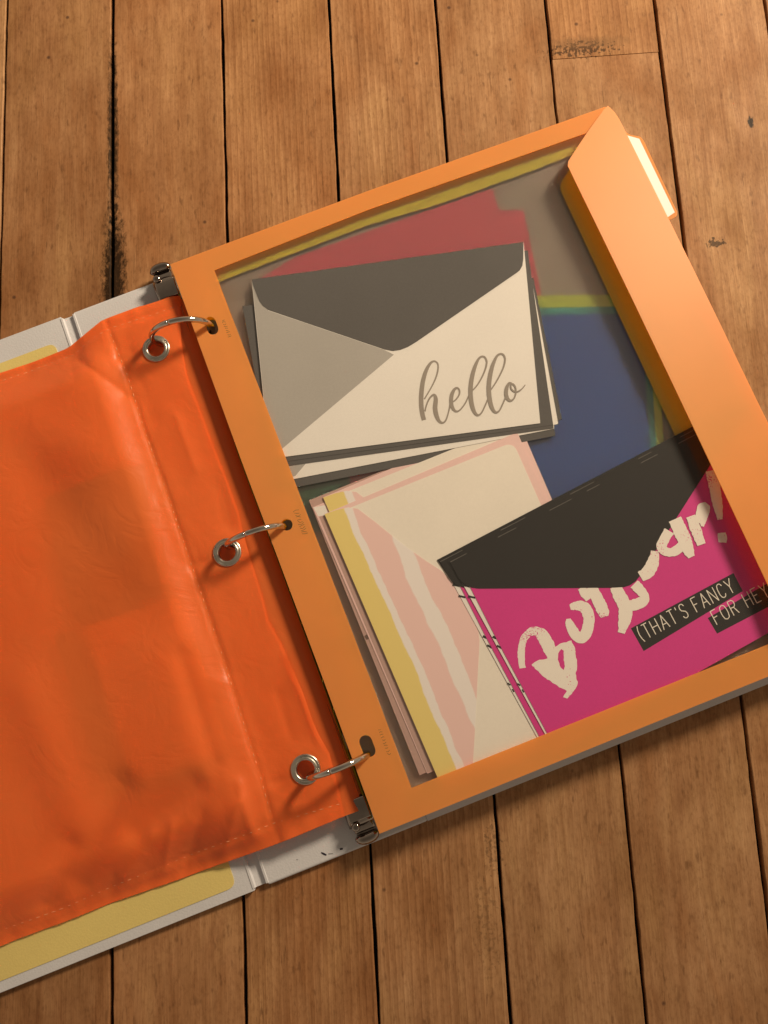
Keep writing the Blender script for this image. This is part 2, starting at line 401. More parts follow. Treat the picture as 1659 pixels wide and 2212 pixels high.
# ------------------------------------------------------------------ floor boards
sub = mesh('floor', [(-.75, -.6, -.0045), (.75, -.6, -.0045), (.75, .9, -.0045), (-.75, .9, -.0045)], [(0, 1, 2, 3)])
floor = link('floor', sub, M['gap']); floor['kind'] = 'structure'
floor['label'] = 'worn maple strip floor with dark gaps between boards'; floor['category'] = 'floor'
def board(x0, x1, y0, y1, seed):
    n = max(4, int((y1 - y0) / .006)); v = []; f = []
    g0, g1 = .0006 + .0004 * ((seed * 37) % 5) / 4, .0006 + .0004 * ((seed * 53) % 7) / 6
    for i in range(n + 1):
        y = y0 + (y1 - y0) * i / n
        a = x0 + g0 + (.00035 * noise.noise((seed * 3.3, y * 30, 0))) + .0003 * noise.noise((seed * 3.3, y * 190, 0)); b = x1 - g1 + (.00035 * noise.noise((seed * 5.1, y * 30, 9))) + .0003 * noise.noise((seed * 5.1, y * 190, 9))
        c = .0003
        v += [(a, y, -.004), (a, y, -c), (a + c, y, 0), (b - c, y, 0), (b, y, -c), (b, y, -.004)]
    for i in range(n):
        for k in range(5):
            f.append((6 * i + k, 6 * i + k + 1, 6 * i + 6 + k + 1, 6 * i + 6 + k))
    f += [(0, 1, 2, 3, 4, 5), tuple(6 * n + k for k in range(5, -1, -1))]
    return mesh('floorboard', v, f)
seams = []
for s in [(243, 0, 240, 2212), (477, 0, 532, 2212), (710, 0, 818, 2212), (943, 0, 1100, 2212), (1180, 0, 1395, 2212), (1412, 0, 1602, 1526)]:
    seams.append((W(s[0], s[1], 0).x + W(s[2], s[3], 0).x) / 2)
wd = (seams[-1] - seams[0]) / 5
seams = [seams[0] - 3 * wd, seams[0] - 2 * wd, seams[0] - wd] + seams + [seams[-1] + wd, seams[-1] + 2 * wd, seams[-1] + 3 * wd]
yj = W(1258, 124, 0).y
for i in range(len(seams) - 1):
    parts = [(-.45, .75)]
    if i == 7: parts = [(-.45, yj - .0002), (yj + .0002, .75)]
    if i == 1: parts = [(-.45, .10), (.1006, .75)]
    if i == 9: parts = [(-.45, .02), (.0206, .75)]
    for j, (a, b) in enumerate(parts):
        link('floorboard', board(seams[i], seams[i + 1], a, b, i * 2 + j + 1), M['wood'], floor)

# ------------------------------------------------------------------ binder frame of reference
ZP = 17.0 * mm
O = W(367.6, 571, ZP); OL = W(820, 1801, ZP)
V = (OL - O); V.z = 0; PH = V.length; V.normalize()
U = Vector((-V.y, V.x, 0))                         # to the right, across the sheets
if U.x < 0: U = -U
def ab(p): d = p - O; return d.dot(U), d.dot(V)
def UV(a, b, z): q = O + U * a + V * b; return Vector((q.x, q.y, z))
def uvsheet(name, pts, z, th, m, parent=None, holes=()):
    return link(name, prism_mesh(name, [[UV(a, b, z) for a, b in l] for l in [pts, *holes]], th), m, parent)

# ------------------------------------------------------------------ white binder
binder = thing('ring_binder', UV(0, PH / 2, 0), 'open white vinyl three ring binder lying flat on the wooden floor', 'binder')
ct, cb = ab(W(319, 614, 3.2 * mm))[1], ab(W(816, 1817, 3.2 * mm))[1]
hinge = (ab(W(148, 680, 3.2 * mm))[0] + ab(W(548, 1880, 3.2 * mm))[0]) / 2
def board_panel(name, a0, a1, z, th, corners, parent=binder):
    r = 2.5 * mm
    pts = rounded([(a0, ct), (a1, ct), (a1, cb), (a0, cb)], r, 4, corners)
    o = uvsheet(name, pts, z, th, M['binder'], parent)
    bv = o.modifiers.new('soft', 'BEVEL'); bv.width = .9 * mm; bv.segments = 3; bv.limit_method = 'ANGLE'
    return o
board_panel('spine', hinge + 3.2 * mm, 20.3 * mm, 3.2 * mm, 3.1 * mm, ())
front = board_panel('front_cover', hinge - 262 * mm, hinge - 3.2 * mm, 3.2 * mm, 3.1 * mm, (0, 3))
PW = ab(W(1349, 281, ZP))[0]
back = board_panel('back_cover', 20.3 * mm, PW + 2.5 * mm, 3.2 * mm, 3.1 * mm, (1, 2))
def hinge_strip(a0, a1):
    v, f = [], []
    prof = [(a0, 2.9), (a0 + .6 * mm, 3.5), (a0 + 1.5 * mm, 3.45), (a0 + 2.0 * mm, 2.0), ((a0 + a1) / 2 + .2 * mm, 1.8), (a1 - 2.0 * mm, 2.0), (a1 - 1.5 * mm, 3.4), (a1 - .6 * mm, 3.45), (a1, 2.8)]
    for b in (ct + 1.0 * mm, cb - 1.0 * mm):
        for a, z in prof: v.append(UV(a, b, z * mm))
    k = len(prof)
    for b in (ct + 1.0 * mm, cb - 1.0 * mm):
        v += [UV(a0, b, .05 * mm), UV(a1, b, .05 * mm)]
    for i in range(k - 1): f.append((i, i + 1, k + i + 1, k + i))
    f += [(0, k, 2 * k + 2, 2 * k), (k - 1, 2 * k + 1, 2 * k + 3, 2 * k - 1), (2 * k, 2 * k + 2, 2 * k + 3, 2 * k + 1)]
    f += [tuple(range(k)) + (2 * k + 1, 2 * k), tuple(range(k, 2 * k)) + (2 * k + 3, 2 * k + 2)]
    return link('hinge_groove', mesh('hinge_groove', v, f), M['binder'], binder)
hinge_strip(hinge - 4.2 * mm, hinge + 4.2 * mm)
# yellow lining sheet of the front cover
yl = ab(W(113, 742, 3.6 * mm)); y2 = ab(W(512, 1917, 3.6 * mm)); ya = (yl[0] + ab(W(500, 1868, 3.6 * mm))[0]) / 2
uvsheet('inner_lining', rounded([(ya - 250 * mm, yl[1]), (ya, yl[1]), (ya, y2[1] - .5 * mm), (ya - 250 * mm, y2[1] - .5 * mm)], 4 * mm, 5), 3.5 * mm, .35 * mm, M['yellow_sheet'], front)
# pen marks on the vinyl
c4 = lambda x, y: (.52 * x, 1625.8 + .52 * y)
ribbons('pen_mark', [[(1334, 415, 5), (1345, 421, 9), (1356, 426, 6)], [(1364, 421, 3), (1384, 420, 2)], [(1412, 401, 8), (1424, 399, 7)], [(1232, 444, 3), (1236, 446, 3)]], c4, 3.24 * mm, M['pen'], binder, 4)

# ring mechanism
rings = [((333, 737), (456, 703)), ((494, 1181), (614, 1137)), ((669, 1676), (794, 1629))]
rc = []
for l, r in rings:
    a, b = W(*l, 13.5 * mm), W(*r, 16.5 * mm)
    rc.append((ab((a + b) / 2), (Vector((b.x - a.x, b.y - a.y)).length) / 2, math.atan2(b.y - a.y, b.x - a.x)))
ma = sum(r[0][0] for r in rc) / 3
mt = ab(W(346, 562, 9 * mm))[1]; mb = ab(W(783, 1834, 9 * mm))[1]
def mech_mesh():
    v, f = [], []
    hw = 6.9 * mm; k = 12
    L = [(mt + 9 * mm, .80), (mt + 11 * mm, 1.0), (mb - 11 * mm, 1.0), (mb - 9 * mm, .80)]
    for b, s in L:
        for i in range(k + 1):
            t = math.pi * i / k
            v.append(UV(ma - hw * math.cos(t), b, (3.0 + 7.4 * s * math.sin(t) ** .6) * mm))
    for j in range(len(L) - 1):
        for i in range(k): f.append((j * (k + 1) + i, j * (k + 1) + i + 1, (j + 1) * (k + 1) + i + 1, (j + 1) * (k + 1) + i))
    f += [tuple(range(k + 1)), tuple(range(3 * (k + 1), 4 * (k + 1)))]
    return mesh('ring_mechanism', v, f, True)
mech = link('ring_mechanism', mech_mesh(), M['dark_chrome'], binder)
def lever(b0, s):
    """folded opening lever at one end: flat neck, raised thumb pad with a curled rounded lip"""
    def slab(name, outline, zs, th):
        v, f = [], []
        n = len(outline)
        for (a, b), z in zip(outline, zs): v.append(UV(ma + a * mm, b0 + s * b * mm, z * mm))
        for (a, b), z in zip(outline, zs): v.append(UV(ma + a * mm, b0 + s * b * mm, (z - th) * mm))
        f.append(tuple(range(n))); f.append(tuple(range(2 * n - 1, n - 1, -1)))
        for i in range(n): f.append((i, (i + 1) % n, n + (i + 1) % n, n + i))
        o = link(name, mesh(name, v, f), M['dark_chrome'], mech)
        bv = o.modifiers.new('b', 'BEVEL'); bv.width = 1.2 * mm; bv.segments = 4
        for p in o.data.polygons: p.use_smooth = True
        return o
    slab('lever_plate', [(-5.2, 21), (5.2, 21), (5.2, 11.5), (-5.2, 11.5)], [11.3, 11.3, 10.6, 10.6], 1.6)
    slab('lever_neck', [(-4.0, 12.2), (4.0, 12.2), (5.0, 6.2), (-5.0, 6.2)], [9.6, 9.6, 8.3, 8.3], 3.6)
    # curled lip: a half-round bar across the end
    v, f = [], []
    k, n = 10, 9
    for i in range(n + 1):
        t = -1 + 2 * i / n
        rr = 2.6 * math.sqrt(max(.05, 1 - abs(t) ** 3.2))
        for j in range(k):
            p = 2 * math.pi * j / k
            v.append(UV(ma + t * 5.6 * mm, b0 + s * (3.2 + .9 * t * t + rr * .95 * math.cos(p)) * mm, (7.6 + rr * math.sin(p)) * mm))
    for i in range(n):
        for j in range(k): f.append((i * k + j, i * k + (j + 1) % k, (i + 1) * k + (j + 1) % k, (i + 1) * k + j))
    f += [tuple(range(k)), tuple(range(n * k, n * k + k))]
    link('lever_lip', mesh('lever_lip', v, f, True), M['dark_chrome'], mech)
    # stand block down to the spine
    uvs = [(-4.4, 19), (4.4, 19), (4.4, 2.2), (-4.4, 2.2)]
    uvsheet('lever_base', [(ma + a * mm, b0 + s * b * mm) for a, b in uvs], 6.6 * mm, 3.65 * mm, M['dark_chrome'], mech)
    # rivet
    v, f = [], []
    for j, (r, z) in enumerate([(1.9, 10.2), (1.9, 11.7), (1.5, 12.2), (.7, 12.45)]):
        for i in range(12):
            t = 2 * math.pi * i / 12; v.append(UV(ma - 3.1 * mm + r * mm * math.cos(t), b0 + s * (9.6 * mm) + r * mm * math.sin(t), (z - .9) * mm))
    for j in range(3):
        for i in range(12): f.append((j * 12 + i, j * 12 + (i + 1) % 12, (j + 1) * 12 + (i + 1) % 12, (j + 1) * 12 + i))
    f += [tuple(range(12)), tuple(range(36, 48))]
    link('rivet', mesh('rivet', v, f, True), M['dark_chrome'], mech)
lever(mt, 1); lever(mb, -1)
def ring(c, rad, ang):
    v, f = [], []
    ctr = UV(c[0], c[1], 15.5 * mm); d = Vector((math.cos(ang), math.sin(ang), 0)); sd = Vector((-d.y, d.x, 0))
    k, rt = 12, 1.42 * mm
    def tube(t0, t1, n, r_):
        base = len(v)
        for i in range(n + 1):
            t = t0 + (t1 - t0) * i / n
            e = d * math.cos(t) + Vector((0, 0, math.sin(t)))
            for j in range(k):
                p = 2 * math.pi * j / k
                v.append(ctr + e * (rad + r_ * math.cos(p)) + sd * (r_ * math.sin(p)))
        for i in range(n):
            for j in range(k): f.append((base + i * k + j, base + i * k + (j + 1) % k, base + (i + 1) * k + (j + 1) % k, base + (i + 1) * k + j))
        f.append(tuple(range(base, base + k))); f.append(tuple(range(base + n * k, base + n * k + k)))
    lo = -.62
    jt = math.pi * .56
    tube(lo, jt - .012, 34, rt); tube(jt + .012, math.pi - lo, 30, rt * .98); tube(jt - .03, jt + .03, 3, rt * .8)
    return link('ring', mesh('ring', v, f, True), M['chrome'], mech)
for c, rad, ang in rc: ring(c, rad, ang)

def slot(cx, cy, ln, wdt, n=8):
    """hole outline along V on the photo grid"""
    dx, dy = .352, .936
    pts = []
    for i in range(2 * n + 2):
        t = math.pi * (i if i <= n else i - 1) / n
        e = 1 if i <= n else -1
        ox, oy = math.cos(t) * wdt / 2, math.sin(t) * wdt / 2
        # local x across, y along
        along = oy + e * (ln - wdt) / 2; across = ox
        pts.append((cx + across * dy + along * dx, cy - across * dx + along * dy))
    return pts
HOLES = [(457, 703.5, 40, 24), (619.5, 1133.5, 25.5, 25), (793.6, 1612, 49, 28)]
# ------------------------------------------------------------------ yellow pocket divider under the orange one
PW = ab(W(1349, 281, ZP))[0]
zy = 12.6 * mm
ydiv = thing('pocket_divider', UV(PW / 2, PH / 2, 3.2 * mm), 'yellow framed plastic pocket divider blurred underneath the orange pocket', 'divider')
LH = 15 * mm                                     # sheets are punched away left of this line
uvsheet('back_sheet', [(LH, 1 * mm), (PW - 1 * mm, 1 * mm), (PW - 1 * mm, PH - 1 * mm), (LH, PH - 1 * mm)], 10.4 * mm, .4 * mm, M['beige'], ydiv)
for k in range(4):                               # pages filed behind it
    uvsheet('filler_page', [(LH, (1 + .3 * k) * mm), (PW - (1.6 + .4 * k) * mm, (1 + .3 * k) * mm), (PW - (1.6 + .4 * k) * mm, PH - 1 * mm), (LH, PH - 1 * mm)], (10.0 - 1.7 * k) * mm, 1.71 * mm, M['white'], ydiv)
sw = 27 * mm
uvsheet('front_frame', [(1 * mm, .8 * mm), (PW - 1.5 * mm, .8 * mm), (PW - 1.5 * mm, PH - .8 * mm), (1 * mm, PH - .8 * mm)], zy, .4 * mm, M['yellow'], ydiv,
        holes=[[(17 * mm, ab(W(480, 606, zy))[1])] + [ab(W(x, y, zy)) for x, y in [(480, 606), (796, 486), (952, 440), (1139, 373), (1245, 332), (1330, 420), (1790, 1330), (1650, 1404), (893, 1715)]] + [(17 * mm, ab(W(893, 1715, zy))[1])],
        *[[ab(W(x, y, ZP)) for x, y in slot(cx, cy, ln + 3, wdt + 3)] for cx, cy, ln, wdt in HOLES]])
# side seam that closes the pocket
for a0, b0, a1, b1 in ((1.2, .9, PW / mm - 1.6, 1.7), (1.2, PH / mm - 1.7, PW / mm - 1.6, PH / mm - .9), (1.2, 1.8, 2.0, PH / mm - 1.8)):
    uvsheet('seam', [(a0 * mm, b0 * mm), (a1 * mm, b0 * mm), (a1 * mm, b1 * mm), (a0 * mm, b1 * mm)], zy - .4 * mm, 1.85 * mm, M['yellow'], ydiv)
# its flap
fa = ab(W(1214, 392, 13.3 * mm)); fl_ = ab(W(1422, 890, 13.3 * mm))
fin = (fa[0] + fl_[0]) / 2
uvsheet('flap', rounded([(fin, fa[1] + 2 * mm), (PW - 2 * mm, 2 * mm), (PW - 2 * mm, PH - 2 * mm), (fin, PH - fa[1])], 3 * mm, 4), 13.3 * mm, .4 * mm, M['yellow'], ydiv)
uvsheet('seam', [(PW - 3.2 * mm, 3 * mm), (PW - 2.2 * mm, 3 * mm), (PW - 2.2 * mm, PH - 3 * mm), (PW - 3.2 * mm, PH - 3 * mm)], 12.95 * mm, .4 * mm, M['yellow'], ydiv)

# things in the yellow pocket
zb = 10.4 * mm
tag(sheet('red_folder', [(545, 612), (640, 556), (1062, 408), (1078, 455), (1130, 455), (1172, 650), (1150, 760), (640, 960)], 11.0 * mm, .6 * mm, M['red']),
    'rosy red tabbed folder showing above the dark flap of the hello envelope', 'folder')
bf = thing('blue_folder', W(1200, 850, zb), 'deep blue folder with lime and teal edges beside the hello envelopes', 'folder')
sheet('lime_edge', [(1100, 640), (1412, 636), (1437, 1010), (1450, 1280), (1010, 1290)], 11.7 * mm, .2 * mm, M['lime'], bf)
sheet('teal_edge', [(1100, 666), (1397, 662), (1421, 1010), (1435, 1280), (1010, 1290)], 11.85 * mm, .15 * mm, M['teal'], bf)
sheet('cover', [(1100, 682), (1384, 678), (1407, 1010), (1420, 1280), (1010, 1290)], 12.0 * mm, .15 * mm, M['blue'], bf)
sheet('cover_board', [(1104, 690), (1376, 686), (1400, 1010), (1410, 1270), (1014, 1280)], 11.55 * mm, 1.13 * mm, M['blue'], bf)
tag(sheet('green_card', [(610, 1000), (745, 960), (760, 1120), (680, 1150)], 11.3 * mm, .85 * mm, M['green']),
    'dark green card peeking between the hello stack and the striped pink envelopes', 'card')
tag(sheet('crimson_card', [(748, 955), (930, 900), (960, 1000), (762, 1090)], 11.4 * mm, .95 * mm, M['red']),
    'small crimson card corner showing below the grey hello envelopes', 'card')

# ------------------------------------------------------------------ orange pocket divider
div = thing('pocket_divider', UV(PW / 2, PH / 2, 13 * mm), 'orange framed clear pocket divider holding cards, with folded flap and white tab', 'divider')
zbk = 13.6 * mm
film('back_sheet', [UV(LH, 1 * mm, zbk), UV(PW - 2 * mm, 1 * mm, zbk), UV(PW - 2 * mm, PH - 1 * mm, zbk), UV(LH, PH - 1 * mm, zbk)], M['frost'], div)
fr_out = [(367.6, 571), (796, 412), (1306, 231), (1318, 232), (1349, 281), (1448, 481), (1554, 697), (1659, 914), (1897, 1365), (1659, 1461.7), (1028.5, 1717), (820, 1801), (707.6, 1493), (521.6, 995.5)]
fr_in = [(463, 584), (796, 453), (1248, 294), (1300, 276), (1580, 820), (1846, 1322), (1659, 1392), (1300, 1537), (889, 1702), (809.8, 1493), (619.6, 995.5)]
frame = sheet('front_frame', fr_out, ZP, .3 * mm, M['orange'], div, holes=[fr_in] + [slot(*h_) for h_ in HOLES])
# welded edge closing the pocket on three sides
def wall(px, z0, z1, m, inset=.5 * mm):
    v, f = [], []
    cx_, cy_ = UV(PW / 2, PH / 2, 0).xy
    for x, y in px:
        p = W(x, y, ZP); q = Vector((cx_ - p.x, cy_ - p.y, 0)).normalized()
        for k_, z in ((inset, z1), (inset + .4 * mm, z1), (inset + .4 * mm, z0), (inset, z0)): v.append(Vector((p.x, p.y, z)) + q * k_)
    for i in range(len(px) - 1):
        for k_ in range(4): f.append((4 * i + k_, 4 * i + (k_ + 1) % 4, 4 * i + 4 + (k_ + 1) % 4, 4 * i + 4 + k_))
    return link('welded_edge', mesh('welded_edge', v, f), m, div)
wall([(1306, 231), (796, 412), (367.6, 571), (521.6, 995.5), (707.6, 1493), (820, 1801), (1028.5, 1717), (1659, 1461.7), (1897, 1365)], 12.0 * mm, ZP - .3 * mm, M['orange'])
film('window_film', [W(x, y, 16.62 * mm) for x, y in [(440, 580), (1310, 262), (1850, 1330), (880, 1725)]], M['clear'], div)
# folded flap
def flap_mesh():
    right = spline([(1313, 229), (1330, 246), (1349, 281), (1448, 481), (1554, 697), (1659, 914), (1880, 1335), (1893, 1360)], 5)
    v, f = [], []
    R_ = [W(p.x, p.y, ZP + .1 * mm) for p in right]
    zl = 24.0 * mm
    inn = spline([(1305, 236), (1268, 287), (1229.5, 345), (1226, 352), (1229, 364), (1310, 531), (1390, 697), (1525, 981), (1659, 1265), (1700, 1352), (1760, 1376), (1885, 1366)], 5)
    # left edge sampled to as many points as the fold edge
    def resample(P, n):
        L = [0]
        for i in range(1, len(P)): L.append(L[-1] + (P[i] - P[i - 1]).length)
        out = []
        for k in range(n):
            t = L[-1] * k / (n - 1); i = 0
            while i < len(P) - 2 and L[i + 1] < t: i += 1
            s = (t - L[i]) / max(1e-9, L[i + 1] - L[i]); out.append(P[i].lerp(P[i + 1], max(0, min(1, s))))
        return out
    return right, inn, resample
right, inn, resample = flap_mesh()
def build_flap():
    # outline as one closed loop on the photo grid, height grows with distance from the fold
    wpx = 150.0
    def foldx(y): return 1349 + (y - 281) * .4975
    def h(x, y):
        d = max(0.0, (foldx(y) - x)) * .894
        t = min(1.0, d / 165.0)
        return ZP + (.25 + 6.6 * t) * mm
    v, f = [], []
    nv, nu = 64, 12
    y0, y1 = 229.0, 1366.0
    for i in range(nv + 1):
        s = i / nv
        # walk along the fold; every row runs from fold to the free edge
        fold = resample([Vector(p) for p in right], nv + 1)[i]
        free = resample([Vector(p) for p in inn], nv + 1)[i]
        v_row = []
        for j in range(nu + 1):
            t = j / nu
            v_row.append((fold.x + (free.x - fold.x) * t, fold.y + (free.y - fold.y) * t))
        for x, y in v_row: v.append(W(x, y, h(x, y)))
    for i in range(nv):
        for j in range(nu): f.append((i * (nu + 1) + j, i * (nu + 1) + j + 1, (i + 1) * (nu + 1) + j + 1, (i + 1) * (nu + 1) + j))
    me = mesh('flap', v, f)
    o = link('flap', me, M['orange'], div)
    so = o.modifiers.new('thick', 'SOLIDIFY'); so.thickness = .35 * mm; so.offset = 0
    return o
build_flap()
# index tab with white paper label
tabz = 16.6 * mm
tab = sheet('tab', rounded(P2(cFlap, [(640, 300), (705, 380), (730, 392), (797, 405), (818, 428), (1046, 912), (1046, 938), (1003, 964), (960, 960), (800, 640)]), 3, 3), tabz, .4 * mm, M['orange'], div)
sheet('tab_label', P2(cFlap, [(690, 380), (708, 395), (790, 418), (1030, 915), (978, 950), (900, 830), (800, 640), (730, 480)]), tabz + .12 * mm, .12 * mm, M['label'], tab)
# rubbed print next to the binder holes
def scribble(cx, cy, n, ln, wdt, seed):
    rnd = random.Random(seed); st = []
    for i in range(n):
        t = (i - n / 2) / n * ln; bx, by = cx + t * .36, cy + t * .93
        a = [(bx - wdt / 2 * rnd.uniform(.6, 1), by + wdt * .2 * rnd.uniform(-.6, 1), 1.0), (bx + rnd.uniform(-2, 2), by + rnd.uniform(-2, 2), 1.1), (bx + wdt / 2 * rnd.uniform(.6, 1), by - wdt * .3 * rnd.uniform(-.2, 1), .9)]
        st.append(a)
    return st
for cx, cy, n, ln, wdt, sd in ((490, 712, 9, 42, 8, 1), (650, 1131, 12, 58, 13, 2), (831, 1605, 10, 62, 8, 3)):
    ribbons('worn_print', scribble(cx, cy, n, ln, wdt, sd), lambda x, y: (x, y), ZP + .03 * mm, M['mark'], frame, 3)

mk = .5 * mm                                     # paper layers
# ------------------------------------------------------------------ hello stack
z0 = zbk + .05 * mk
def lay(name, pts, zt, th, m, label, cat, group=None, r=0):
    p = rounded(pts, r, 4) if r else pts
    return tag(sheet(name, p, zt, th, m), label, cat, group)
z = z0 + .6 * mk
lay('envelope', [(538, 700), (1152, 600), (1214, 906), (600, 1020)], z, .6 * mk, M['slate'], 'slate grey envelope at the very bottom of the hello stack', 'envelope')
z += .5 * mk
lay('greeting_card', [(545, 690), (1146, 590), (1206, 916), (606, 1022)], z, .5 * mk, M['white'], 'white card near the bottom of the hello stack, only a corner showing', 'card')
z += .6 * mk
lay('envelope', [(524, 662), (1128, 560), (1199.5, 941), (596, 1061)], z, .6 * mk, M['slate'], 'slate envelope under the lower white card of the hello stack', 'envelope')
z += .5 * mk
e2 = lay('greeting_card', [(548, 642), (1140, 545), (1197.5, 926), (592, 1043)], z, .5 * mk, M['white'], 'white card with grey corner between two slate envelopes of the hello stack', 'card')
sheet('grey_panel', [(592, 1043), (585, 1010), (640, 980), (660, 1002), (638, 1028)], z + .06 * mk, .06 * mk, M['grey'], e2)
z += .45 * mk
lay('envelope', [(549, 632), (1136, 552), (1196, 925), (596, 1010)], z, .45 * mk, M['slate'], 'slate envelope lying second from the top of the hello stack', 'envelope')
z += .3 * mk
lay('envelope', [(552, 622), (1140, 541), (1195, 918), (594, 1000)], z, .3 * mk, M['slate'], 'slate envelope directly under the white envelope printed hello', 'envelope')
z += .6 * mk
hz = z
hello = thing('hello_envelope', W(860, 760, hz - .6 * mk), 'white envelope with dark grey pointed flap and hello in grey script', 'envelope')
sheet('body', [(543.7, 604), (1131, 523), (1167, 914), (582, 991)], hz, .6 * mk, M['white'], hello)
sheet('side_panel', P2(cHello, [(168, 300), (240, 430), (760, 606), (805, 628), (310, 1045), (247, 1096)]), hz + .10 * mk, .10 * mk, M['grey'], hello)
fl = sheet('flap', P2(cHello, [(165, 290), (1388, 121), (1387, 200), (1383, 228), (1372, 248), (1360, 258), (905, 571), (870, 592), (835, 606), (800, 611), (765, 604), (240, 426), (215, 408), (200, 388), (188, 360), (172, 318)]), hz + .32 * mk, .18 * mk, M['slate'], hello)
TH = 13; TK = 36
hello_strokes = [
    [(362, 690, 13), (390, 645, 12), (430, 575, 13), (465, 500, 15), (485, 425, 16), (483, 372, 16), (452, 348, 17), (415, 370, 24), (378, 435, 34), (350, 530, 40), (336, 640, 42), (335, 740, 42), (345, 820, 42), (360, 878, 40)],
    [(368, 800, 14), (380, 750, 14), (400, 700, 15), (425, 665, 17), (452, 652, 24), (466, 690, 38), (460, 770, 42), (472, 835, 40), (495, 885, 30), (525, 903, 20), (553, 885, 15), (573, 835, 13), (588, 775, 14), (598, 730, 20)],
    [(608, 722, 12), (645, 695, 13), (674, 655, 14), (680, 615, 16), (662, 590, 18), (636, 600, 25), (612, 645, 34), (604, 705, 36), (614, 760, 32), (640, 795, 22), (668, 797, 15), (700, 770, 13), (735, 720, 13), (768, 650, 13), (800, 605, 13)],
    [(795, 612, 13), (838, 565, 13), (880, 495, 14), (912, 420, 15), (925, 355, 16), (910, 315, 16), (882, 305, 17), (850, 330, 22), (818, 400, 32), (793, 490, 38), (780, 590, 40), (783, 690, 40), (800, 770, 36), (825, 820, 26), (850, 833, 18), (878, 812, 14), (905, 760, 13), (935, 690, 13)],
    [(958, 610, 13), (1000, 550, 13), (1045, 470, 14), (1078, 395, 15), (1090, 330, 16), (1075, 290, 16), (1047, 282, 17), (1015, 305, 22), (982, 375, 32), (958, 465, 38), (945, 565, 40), (948, 660, 40), (965, 745, 36), (990, 795, 26), (1014, 808, 18), (1042, 788, 14), (1068, 735, 13), (1098, 668, 14)],
    [(1150, 545, 15), (1125, 548, 22), (1105, 590, 32), (1100, 645, 34), (1118, 690, 28), (1145, 702, 18), (1172, 680, 14), (1188, 630, 13), (1182, 580, 14), (1158, 552, 15), (1142, 565, 14), (1148, 598, 13), (1175, 620, 14), (1205, 620, 13), (1238, 600, 11), (1272, 560, 9)],
]
ribbons('lettering', hello_strokes, cScript, hz + .04 * mk, M['ink'], hello, 6)

# ------------------------------------------------------------------ striped pink envelopes
def pink_env(dx, dy, zt, label, first=False):
    o_ = lambda x, y: (lambda q: (q[0] + dx, q[1] + dy))(cPink(x, y))
    e = thing('striped_envelope', W(*o_(600, 900), zt - .5 * mk), label, 'envelope', 'striped pink envelopes in the pocket')
    sheet('body', rounded(P2(o_, [(185, 390), (1282, -75), (1960, 1500), (862, 1968)]), 6, 4, (1,)), zt, .5 * mk, M['pink'], e)
    sheet('insert', rounded(P2(o_, [(230, 395), (1258, -20), (1912, 1455), (905, 1905)]), 22, 6, (1,)), zt + .16 * mk, .16 * mk, M['cream'], e)
    p0 = W(*o_(185, 390), zt); p1 = W(*o_(862, 1968), zt); dv = (p1 - p0).normalized(); n = Vector((-dv.y, dv.x, 0))
    if n.x < 0: n = -n
    outl = [(186, 391), (250, 368), (320, 352), (375, 360), (480, 440), (580, 522), (660, 583), (760, 655), (850, 712), (910, 775), (960, 852), (1010, 935), (1042, 1003), (1060, 1055), (1067, 1105), (1064, 1180), (1058, 1280), (1050, 1440), (1041, 1620), (1030, 1800), (1020, 1895), (862, 1966)]
    fl = sheet('flap', P2(o_, outl), zt + .36 * mk, .2 * mk, striped('painted_stripes', p0, n), e)
    return e
zp = z0
# edges of the lower envelopes that stick out on the left
o3 = lay('pink_envelope', P2(cPink, [(97, 312), (1100, -90), (1760, 1430), (726, 1876)]), zp + .6 * mk, .6 * mk, M['mauve'], 'dusky pink envelope at the bottom of the striped stack, marked with small ticks', 'envelope')
ribbons('teal_mark', [[(205, 548, 26), (245, 530, 26)]], cPink, zp + .64 * mk, M['tealmark'], o3)
for q in [[(418, 1096, 26), (440, 1080, 26)], [(452, 1056, 22), (472, 1042, 22)], [(284, 745, 12), (300, 735, 12)]]:
    ribbons('brown_mark', [q], cPink, zp + .64 * mk, M['brownmark'], o3)
o4 = lay('pink_envelope', P2(cPink, [(118, 352), (1120, -60), (1790, 1420), (770, 1866)]), zp + 1.0 * mk, .38 * mk, M['pink'], 'paler pink envelope second from the bottom of the striped stack', 'envelope')
sheet('white_corner', P2(cPink, [(122, 352), (188, 340), (210, 395), (150, 402)]), zp + 1.04 * mk, .04 * mk, M['white'], o4)
sheet('mauve_edge', P2(cPink, [(155, 405), (220, 390), (850, 1830), (772, 1862)]), zp + 1.05 * mk, .05 * mk, M['mauve'], o4)
pink_env(-3, -36, zp + 1.6 * mk, 'pink striped envelope tucked under the uppermost striped envelope')
pink_env(0, 0, zp + 2.4 * mk, 'uppermost striped envelope, yellow white and pink flap folded over cream paper')

